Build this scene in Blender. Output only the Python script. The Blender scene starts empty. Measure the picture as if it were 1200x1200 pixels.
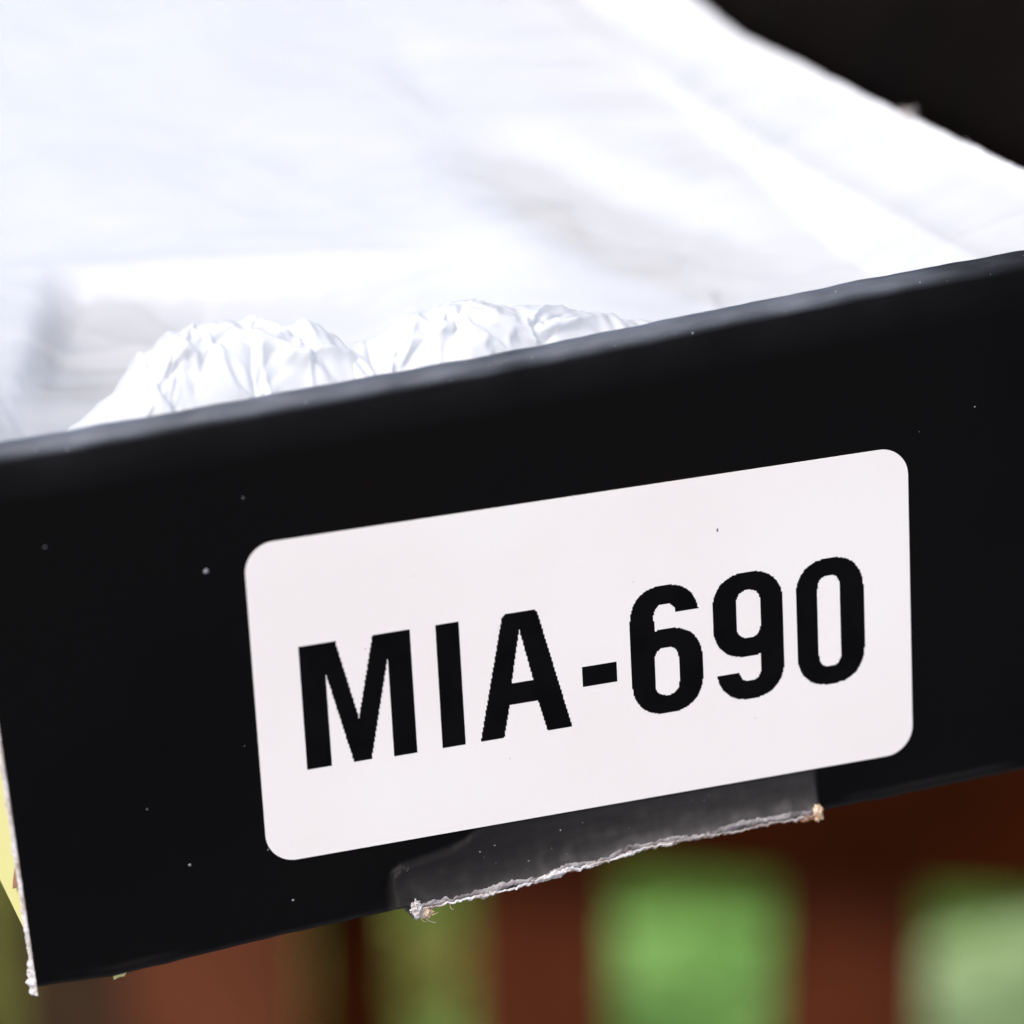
import bpy, bmesh, math, random
from mathutils import Vector, Matrix, noise
random.seed(7)
sc = bpy.context.scene

# ------------------------------------------------------------------ camera, world, sun, exposure
PITCH = 17.7
cam_d = bpy.data.cameras.new('camera'); cam = bpy.data.objects.new('camera', cam_d)
sc.collection.objects.link(cam); sc.camera = cam
cam.location = (0, 0, 1.90); cam.rotation_euler = (math.radians(90 - PITCH), 0, 0)
cam_d.lens = 132; cam_d.sensor_width = 36; cam_d.clip_start = 0.02; cam_d.clip_end = 500
cam_d.dof.use_dof = True; cam_d.dof.focus_distance = 0.450; cam_d.dof.aperture_fstop = 12.0

SUN = Vector((-0.42, -0.48, 0.77)).normalized()          # direction towards the sun
w = bpy.data.worlds.new('World'); sc.world = w; w.use_nodes = True
nt = w.node_tree; bg = nt.nodes['Background']
sky = nt.nodes.new('ShaderNodeTexSky'); sky.sky_type = 'NISHITA'; sky.sun_disc = False
sky.sun_elevation = math.asin(SUN.z); sky.sun_rotation = math.atan2(SUN.x, SUN.y)
sky.air_density = 1.0; sky.dust_density = 3.0; sky.ozone_density = 1.0
nt.links.new(sky.outputs[0], bg.inputs[0]); bg.inputs[1].default_value = 0.14
sl = bpy.data.lights.new('sun', 'SUN'); so = bpy.data.objects.new('sun', sl); sc.collection.objects.link(so)
sl.energy = 1.5; sl.angle = math.radians(25); sl.color = (1, 0.97, 0.94)
so.rotation_euler = SUN.to_track_quat('Z', 'Y').to_euler()
sc.view_settings.view_transform = 'Standard'; sc.view_settings.look = 'None'
sc.view_settings.gamma = 1; sc.view_settings.exposure = 0.70

# ------------------------------------------------------------------ helpers
C = sc.collection
def mat(name, col, rough=0.6, spec=0.5, col2=None, nscale=50, bump=0.0, bscale=200, lo=.35, hi=.65, coat=0):
    m = bpy.data.materials.new(name); m.use_nodes = True
    n = m.node_tree; p = n.nodes['Principled BSDF']
    p.inputs['Base Color'].default_value = (*col, 1)
    p.inputs['Roughness'].default_value = rough; p.inputs['Specular IOR Level'].default_value = spec
    p.inputs['Coat Weight'].default_value = coat
    tc = n.nodes.new('ShaderNodeTexCoord')
    if col2:
        t = n.nodes.new('ShaderNodeTexNoise'); t.inputs['Scale'].default_value = nscale; t.inputs['Detail'].default_value = 6
        n.links.new(tc.outputs['Object'], t.inputs['Vector'])
        r = n.nodes.new('ShaderNodeValToRGB')
        r.color_ramp.elements[0].position = lo; r.color_ramp.elements[0].color = (*col, 1)
        r.color_ramp.elements[1].position = hi; r.color_ramp.elements[1].color = (*col2, 1)
        n.links.new(t.outputs[0], r.inputs[0]); n.links.new(r.outputs[0], p.inputs['Base Color'])
    if bump:
        t = n.nodes.new('ShaderNodeTexNoise'); t.inputs['Scale'].default_value = bscale; t.inputs['Detail'].default_value = 5
        n.links.new(tc.outputs['Object'], t.inputs['Vector'])
        b = n.nodes.new('ShaderNodeBump'); b.inputs['Strength'].default_value = bump; b.inputs['Distance'].default_value = 0.0004
        n.links.new(t.outputs[0], b.inputs['Height']); n.links.new(b.outputs[0], p.inputs['Normal'])
    return m

M = {}
M['black'] = mat('black_card', (.0017, .0016, .0020), .45, .06, (.0030, .0024, .0024), 30, .12, 900)
def add_sheen_wear(m, attr, col, spec):
    # sky sheen painted pale over the scuffed rim fold where the mesh carries the 'wear' attribute; 'scuff' is whitened card round the torn slot
    n = m.node_tree; p = n.nodes['Principled BSDF']; src = p.inputs['Base Color'].links[0].from_socket
    at = n.nodes.new('ShaderNodeAttribute'); at.attribute_name = attr
    tc = n.nodes.new('ShaderNodeTexCoord'); t = n.nodes.new('ShaderNodeTexNoise'); mp = n.nodes.new('ShaderNodeMapping'); mp.inputs['Scale'].default_value = (.25, 1, 1); n.links.new(tc.outputs['Object'], mp.inputs[0]); t.inputs['Scale'].default_value = 420; t.inputs['Detail'].default_value = 6; t.inputs['Roughness'].default_value = .65
    n.links.new(mp.outputs[0], t.inputs['Vector'])
    mr = n.nodes.new('ShaderNodeMapRange'); mr.inputs[1].default_value = .3; mr.inputs[2].default_value = .7; mr.inputs[3].default_value = .7; mr.inputs[4].default_value = 1.25
    n.links.new(t.outputs[0], mr.inputs[0])
    mu = n.nodes.new('ShaderNodeMath'); mu.operation = 'MULTIPLY'; mu.use_clamp = True
    n.links.new(at.outputs['Fac'], mu.inputs[0]); n.links.new(mr.outputs[0], mu.inputs[1])
    mx = n.nodes.new('ShaderNodeMix'); mx.data_type = 'RGBA'
    n.links.new(mu.outputs[0], mx.inputs[0]); n.links.new(src, mx.inputs[6]); mx.inputs[7].default_value = (*col, 1)
    if not spec: n.links.new(mx.outputs[2], p.inputs['Base Color']); return
    sp_ = n.nodes.new('ShaderNodeMapRange'); sp_.inputs[1].default_value = .09; sp_.inputs[2].default_value = .30; sp_.inputs[3].default_value = .07; sp_.inputs[4].default_value = .95
    n.links.new(mu.outputs[0], sp_.inputs[0]); n.links.new(sp_.outputs[0], p.inputs['Specular IOR Level'])
    n.links.new(mx.outputs[2], p.inputs['Base Color'])
add_sheen_wear(M['black'], 'sheen_wear', (.225, .240, .275), True); add_sheen_wear(M['black'], 'scuff', (.27, .245, .235), False)
M['lid'] = mat('black_card_dull', (.0030, .0022, .0020), .7, .01, (.0055, .0036, .0030), 25, .2, 900)
M['white_card'] = mat('white_card', (.80, .80, .805), .6, .3, (.83, .83, .835), 40, .1, 700)
M['torn'] = mat('torn_fibre', (.66, .63, .62), .9, .1, (.36, .27, .22), 300, .9, 2500, .42, .70)
M['torn_grey'] = mat('torn_fibre_grey', (.34, .31, .31), .9, .1, (.10, .085, .085), 350, .8, 2500, .4, .66)
M['torn_mid'] = mat('torn_fibre_mid', (.44, .38, .36), .9, .1, (.22, .16, .14), 300, .8, 2500, .42, .7)
M['tan'] = mat('tan_fibre', (.62, .38, .22), .9, .1, (.75, .62, .48), 500, .8, 2500)
M['kraft'] = mat('kraft_layer', (.28, .13, .07), .9, .1, (.4, .22, .13), 300, .5, 2000)
M['yellow'] = mat('yellow_print', (.80, .745, .30), .5, .3, (.82, .78, .40), 18, .05, 700)
M['label'] = mat('label_paper', (.87, .805, .77), .55, .25, (.89, .84, .805), 45, .06, 1500)
M['ink'] = mat('black_ink', (.002, .0019, .0021), .6, .04, (.0035, .003, .0032), 200)
M['dust'] = mat('dust', (.28, .28, .29), .9, .1)
M['foam'] = mat('white_foam', (.73, .735, .74), .7, .3, (.76, .76, .765), 30, .3, 500)
M['wood'] = mat('brown_wood', (.080, .020, .008), .8, .03, (.055, .013, .005), 14)
M['wood_pale'] = mat('brown_wood_paler', (.115, .036, .017), .8, .03, (.085, .026, .012), 14)
M['wood_dark_shaded'] = mat('brown_wood_dark_shaded', (.026, .005, .0008), .8, .02, (.015, .003, .0005), 12)  # dark wood; on the rail this colour carries its shadow
M['wood_grey'] = mat('brown_wood_weathered', (.045, .026, .015), .8, .03, (.03, .016, .009), 12)
M['grass'] = mat('grass_blade', (.075, .165, .022), .6, .2, (.10, .19, .03), 1.5)
M['soil'] = mat('lawn_soil', (.06, .125, .018), .9, .1, (.08, .14, .022), 3)
M['leaf_bright'] = mat('leaf_bright', (.19, .40, .085), .5, .3, (.25, .44, .12), 12)
M['leaf_olive'] = mat('leaf_olive', (.26, .27, .055), .5, .3, (.32, .32, .08), 12)
M['leaf_pale'] = mat('leaf_pale', (.30, .43, .17), .5, .3, (.42, .54, .30), 12)
M['stem'] = mat('plant_stem', (.10, .12, .03), .7, .2)

# thin milky polythene film: part clear, part white, glossy
fm = bpy.data.materials.new('plastic_film'); fm.use_nodes = True; n = fm.node_tree
p = n.nodes['Principled BSDF']; p.inputs['Base Color'].default_value = (.78, .783, .79, 1)
p.inputs['Roughness'].default_value = .2; p.inputs['Specular IOR Level'].default_value = .6
tr = n.nodes.new('ShaderNodeBsdfTransparent'); tl = n.nodes.new('ShaderNodeBsdfTranslucent')
tl.inputs[0].default_value = (.82, .823, .83, 1)
m1 = n.nodes.new('ShaderNodeMixShader'); m1.inputs[0].default_value = .35
m2 = n.nodes.new('ShaderNodeMixShader'); m2.inputs[0].default_value = .42
n.links.new(p.outputs[0], m1.inputs[1]); n.links.new(tl.outputs[0], m1.inputs[2])
n.links.new(m1.outputs[0], m2.inputs[1]); n.links.new(tr.outputs[0], m2.inputs[2])
n.links.new(m2.outputs[0], n.nodes['Material Output'].inputs['Surface'])
M['film'] = fm
# the gathered mouth of the bag is several layers deep: whiter and less clear
f2 = fm.copy(); f2.name = 'plastic_film_layers'; M['film_layers'] = f2
for q in f2.node_tree.nodes:
    if q.type == 'BSDF_PRINCIPLED': q.inputs['Base Color'].default_value = (.95, .95, .955, 1); q.inputs['Roughness'].default_value = .16
    if q.type == 'BSDF_TRANSLUCENT': q.inputs[0].default_value = (.97, .97, .975, 1)
    if q.type == 'MIX_SHADER' and abs(q.inputs[0].default_value - .42) < .01: q.inputs[0].default_value = .28

def tag(o, label, cat, group=None):
    o['label'] = label; o['category'] = cat
    if group: o['group'] = group
    return o
def mesh_obj(name, verts, faces, material, parent=None, smooth=False, recalc=True):
    me = bpy.data.meshes.new(name); me.from_pydata(verts, [], faces)
    if recalc:
        bm = bmesh.new(); bm.from_mesh(me); bmesh.ops.recalc_face_normals(bm, faces=bm.faces); bm.to_mesh(me); bm.free()
    for mm in (material if isinstance(material, (list, tuple)) else [material]): me.materials.append(mm)
    if smooth: me.polygons.foreach_set('use_smooth', [True] * len(me.polygons))
    o = bpy.data.objects.new(name, me); C.objects.link(o)
    if parent: o.parent = parent
    return o
def empty(name, matrix):
    o = bpy.data.objects.new(name, None); C.objects.link(o); o.matrix_world = matrix; o.empty_display_size = .02
    return o
def grid_faces(nu, nv, base=0):
    return [(base + i * nv + j, base + (i + 1) * nv + j, base + (i + 1) * nv + j + 1, base + i * nv + j + 1)
            for i in range(nu - 1) for j in range(nv - 1)]
def sm(a, b, x):
    t = max(0, min(1, (x - a) / (b - a))); return t * t * (3 - 2 * t)
def nz(x, y, z=0.0, s=1.0): return noise.noise(Vector((x * s, y * s, z)))
def interp(tab, x):
    if x <= tab[0][0]: return tab[0][1]
    for (a, fa), (b, fb) in zip(tab, tab[1:]):
        if x <= b: return fa + (fb - fa) * (x - a) / (b - a)
    return tab[-1][1]

# ------------------------------------------------------------------ ground: lawn
def ground():
    N = 40; vs = []; L = 120
    for i in range(N + 1):
        for j in range(N + 1):
            vs.append((-L + 2 * L * i / N, -L + 2 * L * j / N, 0))
    g = mesh_obj('lawn', vs, grid_faces(N + 1, N + 1), M['soil']); g['kind'] = 'structure'
    t = mesh_obj('unseen_bounce_ground', [(-60 + 3 * i, -60 + 3.13 * j, .004) for i in range(41) for j in range(21)], grid_faces(41, 21), mat('neutral_bounce_grey', (.24, .225, .22), .85, .2, (.30, .285, .28), 2)); t['kind'] = 'structure'  # second sheet: unseen pale ground added to bounce neutral light onto the box
    bv = []; bf = []
    for k in range(26000):
        x = random.uniform(-1.6, 1.6); y = random.uniform(3.0, 6.2)
        h = random.uniform(.03, .08); a = random.uniform(0, 6.283); wd = .0035
        dx, dy = math.cos(a) * wd, math.sin(a) * wd; lx, ly = random.uniform(-.03, .03), random.uniform(-.03, .03)
        b = len(bv); bv += [(x - dx, y - dy, 0), (x + dx, y + dy, 0), (x + lx, y + ly, h)]; bf.append((b, b + 1, b + 2))
    g2 = mesh_obj('grass', bv, bf, M['grass'], recalc=False); g2['kind'] = 'stuff'
    g2['label'] = 'short green grass growing behind the wooden fence'; g2['category'] = 'grass'
ground()

# ------------------------------------------------------------------ fence behind the box
FY = 2.60; YAW = -10
def box_mesh(name, x0, x1, y0, y1, z0, z1, material, parent, bev=.004):
    bm = bmesh.new(); bmesh.ops.create_cube(bm, size=1)
    for v in bm.verts:
        v.co = Vector(((x0 + x1) / 2 + v.co.x * (x1 - x0), (y0 + y1) / 2 + v.co.y * (y1 - y0), (z0 + z1) / 2 + v.co.z * (z1 - z0)))
    bmesh.ops.bevel(bm, geom=bm.edges[:], offset=bev, segments=2, affect='EDGES')
    me = bpy.data.meshes.new(name); bm.to_mesh(me); bm.free(); me.materials.append(material)
    o = bpy.data.objects.new(name, me); C.objects.link(o); o.parent = parent
    return o
fence = empty('wooden_fence', Matrix.Translation((0, FY, 0)) @ Matrix.Rotation(math.radians(YAW), 4, 'Z'))
tag(fence, 'dark brown wooden fence of upright slats under a rail, blurred behind the box', 'fence')
PX = 0.000634
def fx(px): return (px - 618) * PX
RAIL = 0.812
for a, b, m, dy in [(-1330, -1180, 'wood', 0), (-960, -810, 'wood', 0), (-590, -440, 'wood', 0), (-260, -70, 'wood', 0), (-8, 140, 'wood_grey', .012),
                    (140, 362, 'wood_pale', 0), (362, 462, 'wood_dark_shaded', .03), (565, 738, 'wood', 0), (930, 1108, 'wood', 0),
                    (1310, 1450, 'wood', 0), (1680, 1820, 'wood', 0), (2050, 2190, 'wood', 0)]:
    box_mesh('slat', fx(a), fx(b), dy, dy + .02, 0.03, RAIL + .02, M[m], fence)
box_mesh('rail', fx(-1400), fx(2300), -.05, -.002, RAIL, RAIL + .14, M['wood_dark_shaded'], fence, .008)  # shadow on the rail is put into its wood colour

# ------------------------------------------------------------------ plants behind the fence
def plant(x, y, h, r, m, nleaf, label):
    root = empty('leafy_plant', Matrix.Translation((x, y, 0))); tag(root, label, 'plant', 'plants behind the fence')
    vs = []; fs = []; sv = []; sf = []
    for k in range(nleaf):
        a = random.uniform(0, 6.283); rr = r * math.sqrt(random.random()); z = h * (random.uniform(.75, 1) - .5 * (rr / r) ** 2)
        c = Vector((rr * math.cos(a), rr * math.sin(a), z)); L = random.uniform(.025, .05); wd = L * .38
        d = Vector((math.cos(a + random.uniform(-1, 1)), math.sin(a + random.uniform(-1, 1)), random.uniform(-.2, .25))).normalized()
        s = d.cross(Vector((0, 0, 1))).normalized() * wd / 2; b = len(vs); up = Vector((0, 0, .012))
        vs += [c, c + d * L * .5 + s, c + d * L, c + d * L * .5 - s, c + d * L * .5 + up * -1]
        fs += [(b, b + 1, b + 4), (b + 1, b + 2, b + 4), (b + 2, b + 3, b + 4), (b + 3, b, b + 4)]
    for k in range(7):
        a = k * .9; t = Vector((r * .6 * math.cos(a), r * .6 * math.sin(a), h * .75)); b = len(sv)
        for q in range(3): sv.append(Vector((.006 * math.cos(q * 2.09), .006 * math.sin(q * 2.09), 0)))
        for q in range(3): sv.append(t + Vector((.003 * math.cos(q * 2.09), .003 * math.sin(q * 2.09), 0)))
        for q in range(3): sf.append((b + q, b + (q + 1) % 3, b + 3 + (q + 1) % 3, b + 3 + q))
    mesh_obj('foliage', vs, fs, M[m], root, recalc=False); mesh_obj('stem', sv, sf, M['stem'], root)
plant(.20, 3.68, .19, .36, 'leaf_bright', 6000, 'bright green leafy plant seen through the wide middle gap of the fence')
plant(-.10, 3.8, .20, .16, 'leaf_olive', 900, 'olive green leafy plant seen through the narrow gap of the fence')
plant(.63, 3.68, .22, .28, 'leaf_pale', 5000, 'pale green leafy plant seen through the rightmost gap of the fence')
plant(-.60, 3.9, .22, .2, 'leaf_olive', 900, 'olive green leafy plant at the far left behind the fence')

# ------------------------------------------------------------------ the box (local mm: u right, v up, w towards the viewer; front face at w = 0)
RB = Matrix(((0.9475248551, -0.0894595974, 0.3069098065, 0),
             (0.1823369223, 0.9398073252, -0.2889903776, 0),
             (-0.2625831215, 0.3297865552, 0.9068025873, -0.44), (0, 0, 0, 1)))
camM = Matrix.Translation(cam.location) @ cam.rotation_euler.to_matrix().to_4x4()
BOXM = camM @ RB
ORG = Vector((10, -43.5, -160))                       # the empty stands at the middle of the box floor
ROOTM = BOXM @ Matrix.Translation(ORG / 1000)
def V(u, v, w): return Vector((u - ORG.x, v - ORG.y, w - ORG.z)) / 1000
box = empty('cardboard_box', ROOTM)
tag(box, 'open black cardboard box with a white number label on its front', 'box')
UL, UR, DEP, FLOOR = -63.0, 83.0, -322.0, -43.5

# label rectangle on the front panel
LC = (8.103, -19.411); LA = math.radians(-2.35); LW, LH = 82.7, 39.84
def lab(a, b, w):
    a -= LW / 2; b -= LH / 2
    return V(LC[0] + a * math.cos(LA) - b * math.sin(LA), LC[1] + a * math.sin(LA) + b * math.cos(LA), w)
def lab_bottom(u): return -37.41 + (u + 33.9) * (-.0462)

EMB = [(-19.9, -44.6), (-19.7, -43.6), (-19.2, -42.1), (-17.9, -41.4), (-16.0, -41.15), (-13.6, -40.8), (-11.5, -40.5), (-9.5, -39.8), (-8, -38.7), (-6, -37.5)]
def embossed(u, v):
    """0..1: pushed-out area round the torn slot"""
    vt = interp(EMB, u) if u < -6 else -36.0
    top = sm(vt + .35, vt - .45, v)
    return top * sm(-20.2, -19.2, u) * sm(36.0, 35.0, u)
def bulge(u, v):
    m = embossed(u, v)
    if m <= 0: return 0.0
    vs = lab_bottom(u) - .1
    d = max(0, vs - v)
    left = sm(-20, -6, u)
    return m * (.18 * min(1, d / 1.2) + (.20 + .10 * left) * d + .05 * max(0, d - 4) ** 1.5)
def bottom_edge(u):
    b = interp([(-63, -47.3), (-54, -48.15), (-43, -47.85), (-34, -47.6), (-17.6, -47.6), (-17.2, -46.6), (-9, -46.4), (-2, -46.2), (7, -45.6), (13, -45.25), (22, -45.6), (29, -45.7), (35.2, -46.0), (35.7, -46.85), (47, -47.0), (83, -47.4)], u)
    if -17.5 < u < 35.5: b += .25 * nz(u, 3.1, s=1.3) + .14 * nz(u, 9.1, s=4)
    else: b += .12 * nz(u, 1.7, s=.35)
    return b
def rim_c(u): return interp([(-63, 17.0), (-47, 16.8), (0, 16.75), (19, 17.1), (34, 17.45), (51, 17.75), (67, 17.8), (83, 17.4)], u) + .10 * nz(u, .3, s=.25)

# front panel: outside face, rolled top edge, inside face
def front_panel():
    us = []; u = UL
    while u < UR - 1e-6:
        us.append(u); u += .25 if -22 < u < 38 else .5
    us.append(UR); vs = []; nrow = None
    for u in us:
        b = bottom_edge(u); rc = rim_c(u); r = 2.0; col = []
        edge = .25 * nz(0, u, s=.6)
        col.append(V(u, b + .25, -2.4)); col.append(V(u, b, -1.6))
        slot = -17.8 < u < 35.6
        if slot:
            col.append(V(u, b, bulge(u, b) - .4)); col.append(V(u, b + .1, bulge(u, b)))
        else:
            col.append(V(u, b + .25, -.55)); col.append(V(u, b + 1.3, .02))
        lo = b + (.35 if slot else 1.55)
        fine = 34
        for k in range(fine):
            v = lo + (-36.5 - lo) * k / (fine - 1)
            col.append(V(u, v, bulge(u, v) + .12 * nz(u, v, s=.03)))
        for k in range(1, 12):
            v = -36.5 + (rc + 36.5) * k / 11
            col.append(V(u, v, .12 * nz(u, v, s=.03)))
        for k in range(1, 13):
            a = math.pi * k / 12; rr = r + .14 * nz(u, a * 4, 5, s=.12) + .05 * nz(u, a * 6, 9, s=.45)
            col.append(V(u, rc + rr * math.sin(a), -r + rr * math.cos(a)))
        col.append(V(u, 0, -2 * r)); col.append(V(u, -38, -2 * r)); col.append(V(u, -38, -2.6)); 
        nrow = len(col); vs += col
    nu = len(us); fs = grid_faces(nu, nrow)
    n0 = len(fs)
    # close the ring between the inner foot and the bottom edge, cap the two ends
    for i in range(nu - 1): fs.append((i * nrow + nrow - 1, (i + 1) * nrow + nrow - 1, (i + 1) * nrow, i * nrow))
    n1 = len(fs)
    fs.append(tuple(range(nrow))); fs.append(tuple(reversed(range((nu - 1) * nrow, nu * nrow))))
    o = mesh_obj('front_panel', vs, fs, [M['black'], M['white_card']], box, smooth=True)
    for pl in o.data.polygons:
        if len(pl.vertices) > 4: pl.use_smooth = False; pl.material_index = 1
    at = o.data.attributes.new('sheen_wear', 'FLOAT', 'POINT'); at2 = o.data.attributes.new('scuff', 'FLOAT', 'POINT'); vals = []; vals2 = []
    for q in o.data.vertices:
        u, v, w_ = q.co.x * 1000 + ORG.x, q.co.y * 1000 + ORG.y, q.co.z * 1000 + ORG.z; x = 0
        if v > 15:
            e = v - rim_c(u); x = (.44 + .06 * sm(0, -60, u)) * sm(-.3, 1.7, e) * (.8 + .5 * nz(u, e * 1.5, 2, s=.09) + .25 * nz(u * .4, e * 3, 7, s=.5)) * (.25 + .75 * sm(66, 52, u + 3 * e))  # bluish sky highlight put into the colour of the worn fold
        elif v < -36:
            e = embossed(u, v); b = bottom_edge(u)
            x = e * (.030 + .022 * sm(-20, 30, u)) + e * .46 * math.exp(-max(0, v - b - .5) / 1.5) * (.6 + .8 * max(0, nz(u, v, 3, s=.6))) * (.45 + .55 * sm(-15, 20, u))
            if -17.8 > u or u > 35.6: x = max(x, .05 * max(0, nz(u, 5, s=.12)) * sm(b + 2.2, b + 1.6, v) * sm(b + 1.0, b + 1.3, v))
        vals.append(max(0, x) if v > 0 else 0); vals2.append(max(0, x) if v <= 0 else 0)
    at2 = o.data.attributes['scuff']; at2.data.foreach_set('value', vals2); at = o.data.attributes['sheen_wear']
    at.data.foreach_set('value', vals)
    return o
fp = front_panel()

def slab(name, us, vs_, ws, material, face_mats=None):
    """plain board between two corners in box space, edges eased"""
    bm = bmesh.new(); bmesh.ops.create_cube(bm, size=1)
    for q in bm.verts:
        q.co = V(us[0] if q.co.x < 0 else us[1], vs_[0] if q.co.y < 0 else vs_[1], ws[0] if q.co.z < 0 else ws[1])
    bmesh.ops.bevel(bm, geom=bm.edges[:], offset=.0002, segments=1, affect='EDGES')
    bmesh.ops.recalc_face_normals(bm, faces=bm.faces)
    me = bpy.data.meshes.new(name); bm.to_mesh(me); bm.free()
    for mm in (material if isinstance(material, list) else [material]): me.materials.append(mm)
    o = bpy.data.objects.new(name, me); C.objects.link(o); o.parent = box
    if face_mats:
        for pl in me.polygons: pl.material_index = face_mats(pl.normal)
    return o
left = slab('side_panel', (UL + .6, UL + 2.0), (FLOOR, 19.0), (DEP, -2.7), [M['yellow'], M['white_card']], lambda nn: 0 if nn.x < -.5 or nn.y < -.5 else 1)
left['label'] = 'yellow printed side of the box'
slab('base_panel', (UL + 2.05, UR - 1.3), (FLOOR + .1, FLOOR + 1.4), (DEP + 1.3, -4.1), M['white_card'])
slab('back_panel', (UL + 2.05, UR - 1.3), (FLOOR + 1.5, 20), (DEP, DEP + 1.25), [M['black'], M['white_card']], lambda nn: 1 if nn.z > .5 else 0)

# right-hand side panel, white inside, its rim a little ragged and bowed
def wall_u(w): return UR + 3.2 * sm(-128, -185, w) + .5 * nz(w, 4, s=.03)
def rim_v(w): return 19.8 + 1.4 * sm(-135, -175, w) + .28 * nz(w, 2, s=.16) + .16 * nz(w, 7, s=.7)
def right_panel():
    ws = [-4.2 - i * .8 for i in range(int((-4.2 - DEP) / .8) + 1)]; vs = []
    prof = 6
    for w_ in ws:
        u = wall_u(w_); r = rim_v(w_)
        vs += [V(u - .6 * 0, FLOOR, w_), V(u, -10, w_), V(u, r - .25, w_), V(u + .35, r, w_), V(u + 1.1, r - .15, w_), V(u + 1.3, r - 1, w_), V(u + 1.3, FLOOR, w_)]
    fs = grid_faces(len(ws), 7)
    for i in range(len(ws) - 1): fs.append((i * 7 + 6, (i + 1) * 7 + 6, (i + 1) * 7, i * 7))
    fs += [tuple(range(7)), tuple(reversed(range((len(ws) - 1) * 7, len(ws) * 7)))]
    o = mesh_obj('side_panel', vs, fs, [M['white_card'], M['black']], box)
    for k, pl in enumerate(o.data.polygons):
        c = sum((o.data.vertices[i].co.x for i in pl.vertices), 0) / len(pl.vertices)
        if pl.normal.x > .5: pl.material_index = 1
    o['label'] = 'white inside of the right box wall with a ragged rim'
    return o
right_panel()

# black lid standing open behind the right rim
def lid():
    ws = [6 - i * 4 for i in range(84)]; vs = []; NP = 14; ang = math.radians(62)
    for w_ in ws:
        for k in range(NP):
            d = 150 * k / (NP - 1); bow = 5 * math.sin(math.pi * k / (NP - 1)) + .5 * nz(w_, d, s=.03)
            u = wall_u(min(w_, -4)) + 1.45 + d * math.cos(ang) + bow * math.sin(ang); v = rim_v(w_) - 1.3 + d * math.sin(ang) - bow * math.cos(ang)
            vs.append(V(u, v, w_))
    nf = len(ws) * NP; th = Vector((1.3 * math.sin(ang), -1.3 * math.cos(ang), 0)) / 1000
    vs += [q + th for q in vs[:nf]]
    fs = grid_faces(len(ws), NP) + [tuple(reversed(f)) for f in grid_faces(len(ws), NP, nf)]
    for i in range(len(ws) - 1):
        for e in (0, NP - 1): fs.append((i * NP + e, (i + 1) * NP + e, nf + (i + 1) * NP + e, nf + i * NP + e))
    for j in range(NP - 1):
        for r_ in (0, (len(ws) - 1) * NP): fs.append((r_ + j, r_ + j + 1, nf + r_ + j + 1, nf + r_ + j))
    o = mesh_obj('lid', vs, fs, M['lid'], box, smooth=True); o['label'] = 'black lid of the box standing open'
    return o
lid()

FIB = []
# raw white cut edge down the left end of the front panel
def cut_edge():
    vs = []; N = 260; P = 7
    for i in range(N):
        v = 14 - (14 + 48.0) * i / (N - 1); t = sm(6, -14, v)
        for k in range(P):
            s = k / (P - 1)
            out = (.12 + .30 * nz(v, s * 3, 1, s=.35) + .30 * nz(v, s * 4, 2, s=1.3) + .12 * nz(v, s * 4, 6, s=4)) * (1 if 0 < k < P - 1 else .15)
            if v < -42: out += (.45 + .5 * nz(v, s * 5, 4, s=1.6)) * sm(-42, -46.5, v) * math.sin(math.pi * s)
            wo = .12 * nz(v, 8, s=1.1) if k == 0 else 0
            vs.append(V(UL - .04 - max(-.02, out), v, .03 + wo - 2.6 * s))
    fs = grid_faces(N, P)
    return mesh_obj('cut_edge', vs, fs, M['torn'], box, smooth=False)
ce = cut_edge(); ce['label'] = 'rough white cut edge of the front panel'

for k in range(9):
    v0 = random.uniform(-48, -43); hair_pts = [(UL - .2, v0, -1.2), (UL - .5, v0 - .3, -1), (UL - random.uniform(.5, .9), v0 - random.uniform(.2, 1.0), -1)]
    FIB.append(hair_pts)

# notch torn in the yellow print
def sheet_poly(name, pts, th, material, parent, axis):
    vs = [V(*q) for q in pts] + [V(*(Vector(q) + Vector(axis) * th)) for q in pts]; k = len(pts)
    fs = [tuple(range(k)), tuple(reversed(range(k, 2 * k)))] + [(i, (i + 1) % k, k + (i + 1) % k, k + i) for i in range(k)]
    return mesh_obj(name, vs, fs, material, parent)
sheet_poly('torn_notch', [(-62.6, -31.2, -2.9), (-62.6, -32.6, -4.2), (-62.6, -36.6, -8.6), (-62.6, -38.6, -10.4), (-62.6, -36.6, -6.4), (-62.6, -34.6, -3.0)], .25, M['kraft'], left, (-1, 0, 0))
sheet_poly('yellow_scrap', [(-53.6, -47.2, -1.9), (-52.2, -47.2, -1.9), (-52.0, -48.3, -1.8), (-52.4, -48.75, -1.7), (-53.0, -48.7, -1.7), (-53.7, -48.9, -1.7)], .2, M['yellow'], box, (0, 0, -1))

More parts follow.
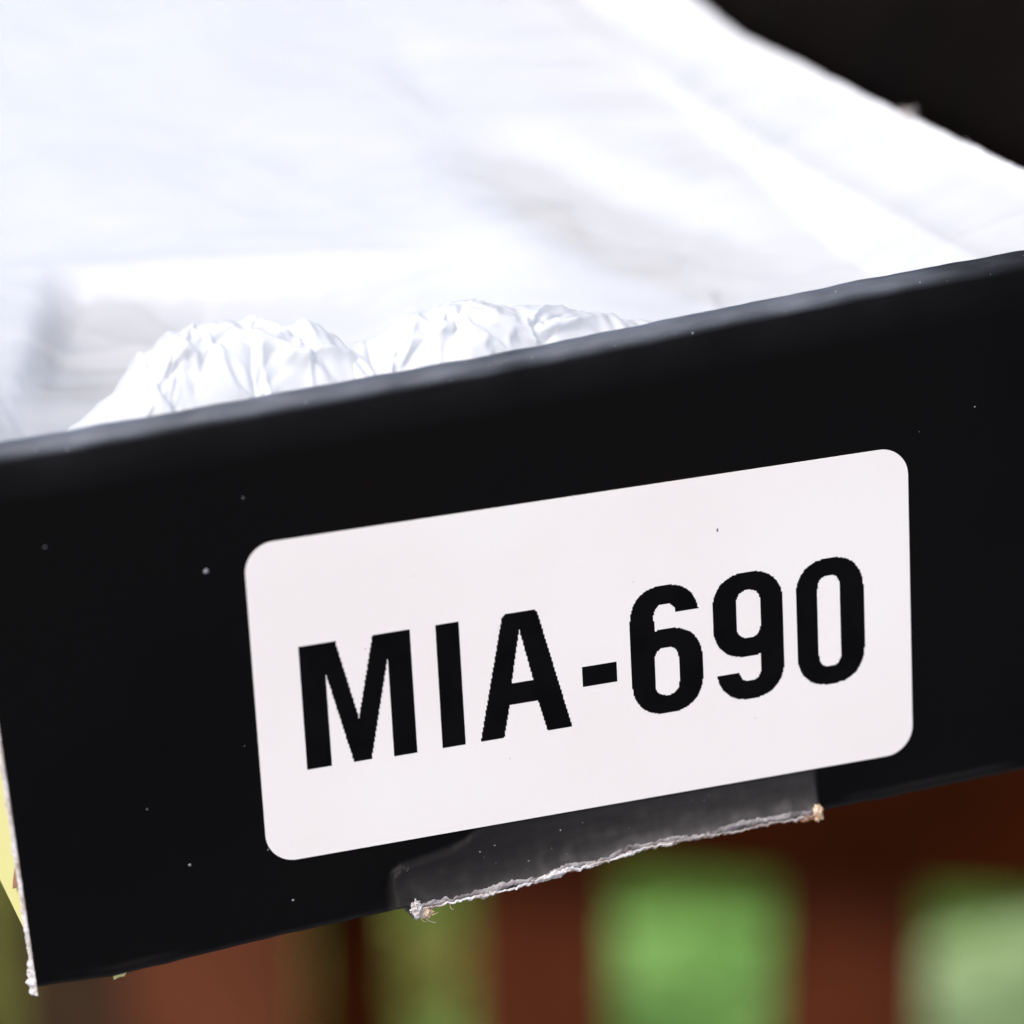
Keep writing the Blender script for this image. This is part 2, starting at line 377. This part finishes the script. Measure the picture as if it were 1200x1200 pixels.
# torn slot edge: several fibrous layers
def torn_strip(name, u0, u1, vtop, vbot, wofs, rough, material, seed, step=.14, P=11):
    vs = []; N = int((u1 - u0) / step)
    for i in range(N):
        u = u0 + (u1 - u0) * i / (N - 1); b = bottom_edge(u); end = min(1, (u - u0) / .8, (u1 - u) / .8)
        wt = bulge(u, b + .3)
        for k in range(P):
            s = k / (P - 1); top = b + vtop + rough * 1.3 * nz(u, seed, s=.22) + rough * .4 * nz(u, seed + 4, s=1.3)
            bot = b + vbot + rough * .9 * nz(u, seed + 8, s=.3) + rough * .45 * nz(u, seed + 11, s=1.6)
            if bot > top - .1: bot = top - .1
            v = top + (bot - top) * s
            w_ = wt + wofs + (.30 * math.sin(math.pi * s) + rough * .4 * nz(u * .35, v * 2, seed, s=1.6) + rough * .22 * nz(u * .4, v * 4, seed + 3, s=3.0)) * max(0, end) - (.0 if k else .25) - .5 * s * s
            vs.append(V(u, v, w_))
    return mesh_obj(name, vs, grid_faces(N, P), material, box, smooth=True)
torn_strip('torn_edge', -17.7, 35.5, .70, -.25, -.05, .45, M['torn_grey'], 1.3)
t2 = torn_strip('torn_edge', -17.7, 16.5, .28, -.42, .10, .45, M['torn'], 6.1); t2['label'] = 'white torn paper fibres along the slot'
t3 = torn_strip('torn_edge', 4.0, 35.0, .25, -.38, .06, .36, M['torn_mid'], 12.7)
t4 = torn_strip('torn_edge', -12.5, 30.0, -.15, -.75, -.9, .35, M['kraft'], 21.3); t4['label'] = 'brown inner card layer under the torn slot'

def lump(name, c, rad, seed, material, parent, amp=.5):
    bm = bmesh.new(); bmesh.ops.create_icosphere(bm, subdivisions=4, radius=1)
    for q in bm.verts:
        d = q.co.normalized(); k = 1 + amp * nz(d.x * 2 + seed, d.y * 2, d.z * 2) + amp * .6 * nz(d.x * 6 + seed, d.y * 6, d.z * 6)
        q.co = V(c[0] + d.x * rad[0] * k, c[1] + d.y * rad[1] * k, c[2] + d.z * rad[2] * k)
    me = bpy.data.meshes.new(name); bm.to_mesh(me); bm.free(); me.materials.append(material)
    o = bpy.data.objects.new(name, me); C.objects.link(o); o.parent = parent; return o
def hair(name, pts, r, material, parent):
    cu = bpy.data.curves.new(name, 'CURVE'); cu.dimensions = '3D'; cu.bevel_depth = r / 1000; cu.bevel_resolution = 1
    sp = cu.splines.new('NURBS'); sp.points.add(len(pts) - 1); sp.use_endpoint_u = True; sp.order_u = 3
    for q, pp in zip(sp.points, pts): q.co = (*V(*pp), 1); 
    sp.points[-1].radius = .3
    tmp = bpy.data.objects.new(name, cu); C.objects.link(tmp)
    dg = bpy.context.evaluated_depsgraph_get(); me = bpy.data.meshes.new_from_object(tmp.evaluated_get(dg))
    bpy.data.objects.remove(tmp); me.materials.clear(); me.materials.append(material)
    o = bpy.data.objects.new(name, me); C.objects.link(o); o.parent = parent; return o
wl = bulge(-17, -46.2)
for q in FIB: hair('loose_fibre', q, .05, M['torn'], box)
lump('fibre_tuft', (-17.2, -46.5, wl + .1), (.75, 1.15, .5), 3, M['torn'], box)
lump('fibre_tuft', (-16.0, -47.1, wl - .1), (.75, .75, .5), 8, M['tan'], box, .7)
wr = bulge(34.5, -45.5)
lump('fibre_tuft', (34.9, -45.7, wr + .0), (.65, 1.05, .5), 5, M['tan'], box, .45)
lump('fibre_tuft', (33.4, -46.1, wr - .1), (1.1, .45, .4), 15, M['kraft'], box, .5)
for k, (a, bb) in enumerate([((-16.6, -47.2), (-15.0, -48.7)), ((-15.9, -47.4), (-14.6, -47.4)), ((-15.8, -46.6), (-14.9, -46.1)), ((-16.8, -47.4), (-16.1, -48.3)), ((-13, -46.6), (-12.6, -47.5))]):
    hair('loose_fibre', [(a[0], a[1], wl), ((a[0] + bb[0]) / 2 - .35, (a[1] + bb[1]) / 2 - .35, wl + .3), (bb[0], bb[1], wl + .2)], .06, M['tan' if k else 'torn'], box)

# fluff caught on the right rim
for k in range(12):
    w0 = -72 + random.uniform(-1.6, 1.6); u0 = wall_u(w0); v0 = rim_v(w0)
    hair('rim_fluff', [(u0, v0 - .2, w0), (u0 + random.uniform(-1, 1), v0 + random.uniform(.5, 1.2), w0 + random.uniform(-1.5, 1.5)), (u0 + random.uniform(-.5, 1.5), v0 + random.uniform(.4, 1.5), w0 + random.uniform(-2.5, 2.5))], .08, M['torn'], box)
for k in range(26):
    w0 = random.uniform(-150, -35); u0 = wall_u(w0); v0 = rim_v(w0)
    hair('rim_fluff', [(u0 + .2, v0 - .2, w0), (u0 + .4, v0 + .2, w0 + random.uniform(-.8, .8)), (u0 + random.uniform(-.2, .7), v0 + random.uniform(.2, .7), w0 + random.uniform(-2, 2))], .06, M['torn'], box)

# dust on the black card
def flecks(name, spots, material):
    vs = []; fs = []
    for (u, v, w_, s) in spots:
        b = len(vs); k = 6; a0 = random.random() * 6
        for j in range(k):
            a = a0 + j * 6.283 / k; r = s * random.uniform(.6, 1.2); vs.append(V(u + r * math.cos(a), v + r * math.sin(a), w_))
        vs.append(V(u, v, w_ + s * .6))
        for j in range(k): fs.append((b + j, b + (j + 1) % k, b + k))
    o = mesh_obj(name, vs, fs, material, box); o['kind'] = 'stuff'; return o
sp = []
for (u, v, s) in [(-37.0, 0, .36), (-43.3, -35.6, .20), (-31.5, -42.9, .16), (-55, 6.5, .12), (-33.8, -35.8, .10)]:
    sp.append((u, v, .09, s))
for k in range(5): sp.append((random.uniform(-60, 80), random.uniform(-36, 15), .10, random.choice([.06, .07, .08, .11])))
for k in range(20):
    u = random.uniform(-18, 34); v = random.uniform(-45.6, -40); sp.append((u, v, bulge(u, v) + .03, random.choice([.04, .05, .06, .07, .12])))
for k in range(26):
    u = random.uniform(-60, 80); a = random.uniform(.2, 1.2); sp.append((u, rim_c(u) + 2.03 * math.sin(a), -2 + 2.03 * math.cos(a), random.choice([.05, .06, .08, .16])))
d = flecks('dust_flecks', sp, M['dust']); d['label'] = 'pale dust specks on the black card'

# ------------------------------------------------------------------ the number label
def label_part():
    r = 3.6; pts = []
    for (cx, cy, a0) in [(LW - r, LH - r, 0), (r, LH - r, 90), (r, r, 180), (LW - r, r, 270)]:
        for k in range(13):
            a = math.radians(a0 + 90 * k / 12); pts.append((cx + r * math.cos(a), cy + r * math.sin(a)))
    k = len(pts); vs = [lab(a, b, .06) for a, b in pts] + [lab(a, b, .19) for a, b in pts]
    fs = [tuple(range(k)), tuple(range(k, 2 * k))] + [(i, (i + 1) % k, k + (i + 1) % k, k + i) for i in range(k)]
    o = mesh_obj('label_sticker', vs, fs, M['label'], box); o['label'] = 'white rounded label reading MIA-690'
    return o
sticker = label_part()

def in_poly(x, y, P):
    c = False; j = len(P) - 1
    for i in range(len(P)):
        if (P[i][1] > y) != (P[j][1] > y) and x < (P[j][0] - P[i][0]) * (y - P[i][1]) / (P[j][1] - P[i][1]) + P[i][0]: c = not c
        j = i
    return c
def rr(x, y, x0, x1, y0, y1, rx, ry, p=2.3):
    """rounded rectangle with elliptical corners"""
    if not (x0 <= x <= x1 and y0 <= y <= y1): return False
    dx = max(x0 + rx - x, x - (x1 - rx), 0) / rx; dy = max(y0 + ry - y, y - (y1 - ry), 0) / ry
    return dx ** p + dy ** p <= 1
POLY = {
 'M': [[(5.63, 26.6), (10.0, 26.6), (12.28, 16.5), (14.58, 26.6), (19.04, 26.6), (19.04, 11.02), (16.18, 11.02), (16.18, 23.3), (13.45, 11.05), (11.35, 11.05), (8.55, 23.1), (8.55, 11.05), (5.63, 11.05)]],
 'I': [[(22.18, 26.6), (25.06, 26.6), (25.06, 11.0), (22.18, 11.0)]],
 'A': [[(30.45, 26.2), (30.9, 26.62), (34.45, 26.62), (34.85, 26.1), (38.5, 11.0), (35.4, 11.0), (34.38, 15.05), (30.85, 15.05), (29.95, 11.0), (27.02, 11.0)], [(32.5, 24.4), (31.2, 17.68), (33.95, 17.68)]],
 '-': [[(40.1, 18.35), (44.43, 18.35), (44.5, 15.82), (40.12, 15.82)]],
}
def six(x, y):
    # x 46.3..55.4, y 10.6..27.0
    outer_top = rr(x, y, 46.35, 55.15, 13.0, 27.0, 4.3, 4.6)
    bowl = rr(x, y, 46.35, 55.42, 10.62, 21.45, 4.4, 4.5)
    stem = 46.35 <= x <= 49.4 and 15 <= y <= 22.6
    counter = rr(x, y, 49.28, 52.38, 12.95, 19.1, 1.5, 1.6)
    upper = rr(x, y, 49.36, 52.25, 17.0, 24.65, 1.42, 1.6)
    hook = outer_top and y >= 19.0 and not upper and not (x > 49.36 and y < 23.42)
    return (hook or bowl or stem) and not counter
def zero(x, y): return rr(x, y, 67.68, 76.55, 10.85, 27.12, 4.1, 4.7) and not rr(x, y, 70.52, 73.5, 13.15, 24.95, 1.47, 1.75)
def nine(x, y): return six(46.35 + (65.98 - x) , 10.62 + (27.04 - y))
def shape(ch):
    if ch in POLY: 
        P = POLY[ch]; return lambda x, y: in_poly(x, y, P[0]) and not any(in_poly(x, y, q) for q in P[1:])
    return {'6': six, '9': nine, '0': zero}[ch]
BB = {'M': (5, 19.6), 'I': (21.8, 25.5), 'A': (26.6, 39), '-': (39.8, 44.9), '6': (46, 55.8), '9': (56.5, 66.5), '0': (67.3, 77)}
DOT = .15
for ch in 'MIA-690':
    f = shape(ch); x0, x1 = BB[ch]; vs = []; fs = []
    nx = int((x1 - x0) / DOT); ny = int(17.4 / DOT); y0 = 10.2
    for j in range(ny):
        y = y0 + (j + .5) * DOT; run = None
        for i in range(nx + 1):
            on = i < nx and f(x0 + (i + .5) * DOT, y)
            if on and run is None: run = i
            if not on and run is not None:
                b = len(vs); xa, xb = x0 + run * DOT, x0 + i * DOT; ya, yb = y0 + j * DOT, y0 + (j + 1) * DOT
                xa -= .015 + .02 * nz(xa, y * 9, 3, s=3); xb += .015 + .02 * nz(xb, y * 9, 5, s=3)
                vs += [lab(xa, ya, .20), lab(xb, ya, .20), lab(xb, yb, .20), lab(xa, yb, .20)]; fs.append((b, b + 1, b + 2, b + 3)); run = None
    o = mesh_obj('printed_character', vs, fs, M['ink'], sticker, recalc=False); o['label'] = 'black printed ' + {'-': 'hyphen', '0': 'digit 0', '6': 'digit 6', '9': 'digit 9'}.get(ch, 'letter ' + ch)
# the few specks on the paper
SPK = mat('speck_grey', (.22, .2, .2), .8)
for (a, b, s) in [(57.9, 32.9, .22), (30.5, 8.2, .07), (13.6, 25.0, .10), (47, 28, .06), (62, 8, .07), (20, 33, .06)]:
    vs = [lab(a + s * .6 * math.cos(t * 1.047), b + s * 1.3 * math.sin(t * 1.047), .205) for t in range(6)]; mesh_obj('paper_speck', vs, [tuple(range(6))], SPK, sticker)

# ------------------------------------------------------------------ contents: white foam block in a clear plastic bag
CONT = empty('foam_block', ROOTM); tag(CONT, 'white foam packing block lying inside the box under the plastic film', 'packing foam')
def crease_u(w_): return interp([(-322, 92), (-202, 80.5), (-152, 73), (-85, 64.6), (-21, 59), (0, 57)], w_)
def mound(u, w_, pit=1.0):
    """height of the packed goods, mm"""
    h = 10.0 + 6 * sm(-90, -280, w_)
    # hollow at the left, steep at its back and left sides, running out to the front right
    a = math.radians(28); du, dw = u + 24, w_ + 74
    p_, q_ = du * math.cos(a) + dw * math.sin(a) * .55, -du * math.sin(a) * .9 + dw * math.cos(a)
    h -= (4.0 + 15.0 * (pit - 1)) * sm(-17, -11, p_) * sm(46, 10, p_) * sm(-22, -14, q_) * sm(44, 18, q_)
    # pocket beside the right wall with a swelling on its near left
    h -= (3.0 + 11.0 * (pit - 1)) * math.exp(-((u - 47 - (w_ + 95) * .10) / 8) ** 2 - ((w_ + 95) / 40) ** 2)
    h += 3.0 * math.exp(-((u - 28) / 9) ** 2 - ((w_ + 80) / 26) ** 2)
    return h
NU, NW = 70, 110
def surf(fn, nu, nw, u0=UL + 3, u1=UR - 1.2, w0=-4.6, w1=DEP + 2):
    return [fn(u0 + (u1 - u0) * i / (nu - 1), w0 + (w1 - w0) * j / (nw - 1)) for i in range(nu) for j in range(nw)]
top = surf(lambda u, w_: V(min(u, 80), mound(u, w_, 2.0) - 3.2 + .25 * nz(u, w_, s=.3), w_), NU, NW)
bot = surf(lambda u, w_: V(min(u, 80), FLOOR + 1.6, w_), NU, NW)
nT = len(top); fs = grid_faces(NU, NW) + grid_faces(NU, NW, nT)
for i in range(NU - 1):
    for j in (0, NW - 1): a, b = i * NW + j, (i + 1) * NW + j; fs.append((a, b, b + nT, a + nT))
for j in range(NW - 1):
    for i in (0, NU - 1): a = i * NW + j; fs.append((a, a + 1, a + 1 + nT, a + nT))
mesh_obj('block', top + bot, fs, M['foam'], CONT, smooth=False)

SHADEM = mat('beige_shade_sheet', (.56, .54, .52), .8, .2, (.66, .64, .61), 25)  # sheet added so the hollows' shade sits in a grey-beige colour
LU, LWN = 116, 150
lin = [(u, w_) for u in [-58 + 128 * i / (LU - 1) for i in range(LU)] for w_ in [-150 + 138 * j / (LWN - 1) for j in range(LWN)]]
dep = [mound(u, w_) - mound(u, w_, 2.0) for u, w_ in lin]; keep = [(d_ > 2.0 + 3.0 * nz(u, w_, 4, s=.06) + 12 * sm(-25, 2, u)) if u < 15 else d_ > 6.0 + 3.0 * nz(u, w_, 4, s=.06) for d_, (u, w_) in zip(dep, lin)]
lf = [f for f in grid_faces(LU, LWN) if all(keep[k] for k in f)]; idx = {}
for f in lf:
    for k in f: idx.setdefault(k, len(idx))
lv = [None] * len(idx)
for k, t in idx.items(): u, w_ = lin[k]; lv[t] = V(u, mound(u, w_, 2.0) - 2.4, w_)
lo_ = mesh_obj('hollow_shade_sheet', lv, [tuple(idx[k] for k in f) for f in lf], SHADEM, CONT, smooth=True)
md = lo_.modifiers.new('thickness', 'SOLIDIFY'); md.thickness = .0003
lo_['label'] = 'greyish beige sheet added to shade the hollows in the block'

BAG = empty('plastic_bag', ROOTM); tag(BAG, 'crumpled clear plastic bag filling the open box', 'plastic bag')
FOLDS = []
_r = random.Random(12)
for k in range(46):                                             # long soft folds pressed into the film
    a = _r.uniform(0, 3.14); FOLDS.append((_r.uniform(-60, 75), _r.uniform(-300, -8), math.cos(a), math.sin(a), _r.uniform(10, 34), _r.uniform(1.2, 4), _r.uniform(.25, .9) * _r.choice([1, 1, -1])))
def film(u, w_):
    h = mound(u, w_); uc = crease_u(w_)
    t = max(0.0, (u - uc) / max(4, wall_u(w_) - uc))            # leans up against the right wall from a crease
    if t > 0: h += (18.6 - h) * min(1, t) ** .8
    h += 1.0 + 1.3 * nz(u, w_, 3, s=.03) + .35 * nz(u, w_, 8, s=.11)
    for (fu, fw, ca, sa_, ln, wd, am) in FOLDS:
        du, dw = u - fu, w_ - fw; al = du * ca + dw * sa_
        if abs(al) > ln: continue
        ac = abs(-du * sa_ + dw * ca + .02 * al * al / ln)
        if ac < wd * 3: h += am * (1 - (al / ln) ** 2) * math.exp(-ac / wd)
    h += 7 * sm(-50, -61, u)                                    # climbs the left wall
    return V(u, h, w_)
NU, NW = 190, 330
mesh_obj('film_sheet', surf(film, NU, NW), grid_faces(NU, NW), M['film'], BAG, smooth=True)

# the bag's gathered mouth: crumpled film standing up just behind the front rim
def crumple(crest, seed, wc, gather, nr=40, n=230, m=90):
    """dome of film with many thin tapering folds running out of the gathered points"""
    u0, u1 = crest[0][0], crest[-1][0]; rnd = random.Random(seed); R_ = []
    for k in range(nr):
        g = rnd.choice(gather); a = rnd.uniform(0, 6.283); ln = rnd.uniform(4, 15)
        R_.append((g[0] + rnd.uniform(-2, 2), g[1] + rnd.uniform(-2, 2), math.cos(a), math.sin(a), ln, rnd.uniform(.35, 1.3), rnd.uniform(.5, 1.7) * rnd.choice([1, 1, -.7]), rnd.uniform(-.05, .05)))
    vs = []
    for i in range(n):
        u = u0 + (u1 - u0) * i / (n - 1); cr = interp(crest, u) + 1.1 * nz(u, seed, s=.22) + .5 * nz(u, seed + 3, s=.7); eu = sm(0, 5, min(u - u0, u1 - u))
        for j in range(m):
            s = j / (m - 1); k = math.sin(math.pi * s) ** .6 if 0 < s < 1 else 0; y = 22 * s; h = 0.0
            for (gu, gy, ca, sa_, ln, wd, am, cv) in R_:
                du, dy = u - gu, y - gy; al = du * ca + dy * sa_
                if al < -1 or al > ln: continue
                ac = abs(-du * sa_ + dy * ca + cv * al * al); t = max(0, al) / ln; wd_ = wd * (.5 + 1.2 * t)
                if ac < wd_ * 4: h += am * (1 - t) ** .7 * math.exp(-ac / wd_) * (1 if al >= 0 else 1 + al)
            h = max(-2, min(2.2, h)) * k * eu
            vs.append(V(u + .25 * h, 10 + (cr - 10) * k + .75 * h, -4.6 - 20 * s + wc + .7 * h))
    return mesh_obj('crumpled_fold', vs, grid_faces(n, m), M['film_layers'], BAG, smooth=True)
crumple([(-52, 12), (-47, 14.8), (-44, 16.6), (-41.5, 18.6), (-39, 21.6), (-37, 22.0), (-35, 24.4), (-30, 24.2), (-24, 23.6), (-18.5, 23.2), (-16, 20.4), (-12, 17), (-4, 12)], 31, 0, [(-33, 7), (-21, 6), (-27, 2), (-38, 5)], 60)
crumple([(-28, 12), (-21, 16.5), (-15, 19.2), (-9, 20.8), (-3, 22.0), (1, 21.6), (7, 20.2), (14, 18.6), (22, 16.4), (34, 12)], 25, 1.0, [(-12, 4), (-3, 7), (2, 3), (8, 5)], 55)
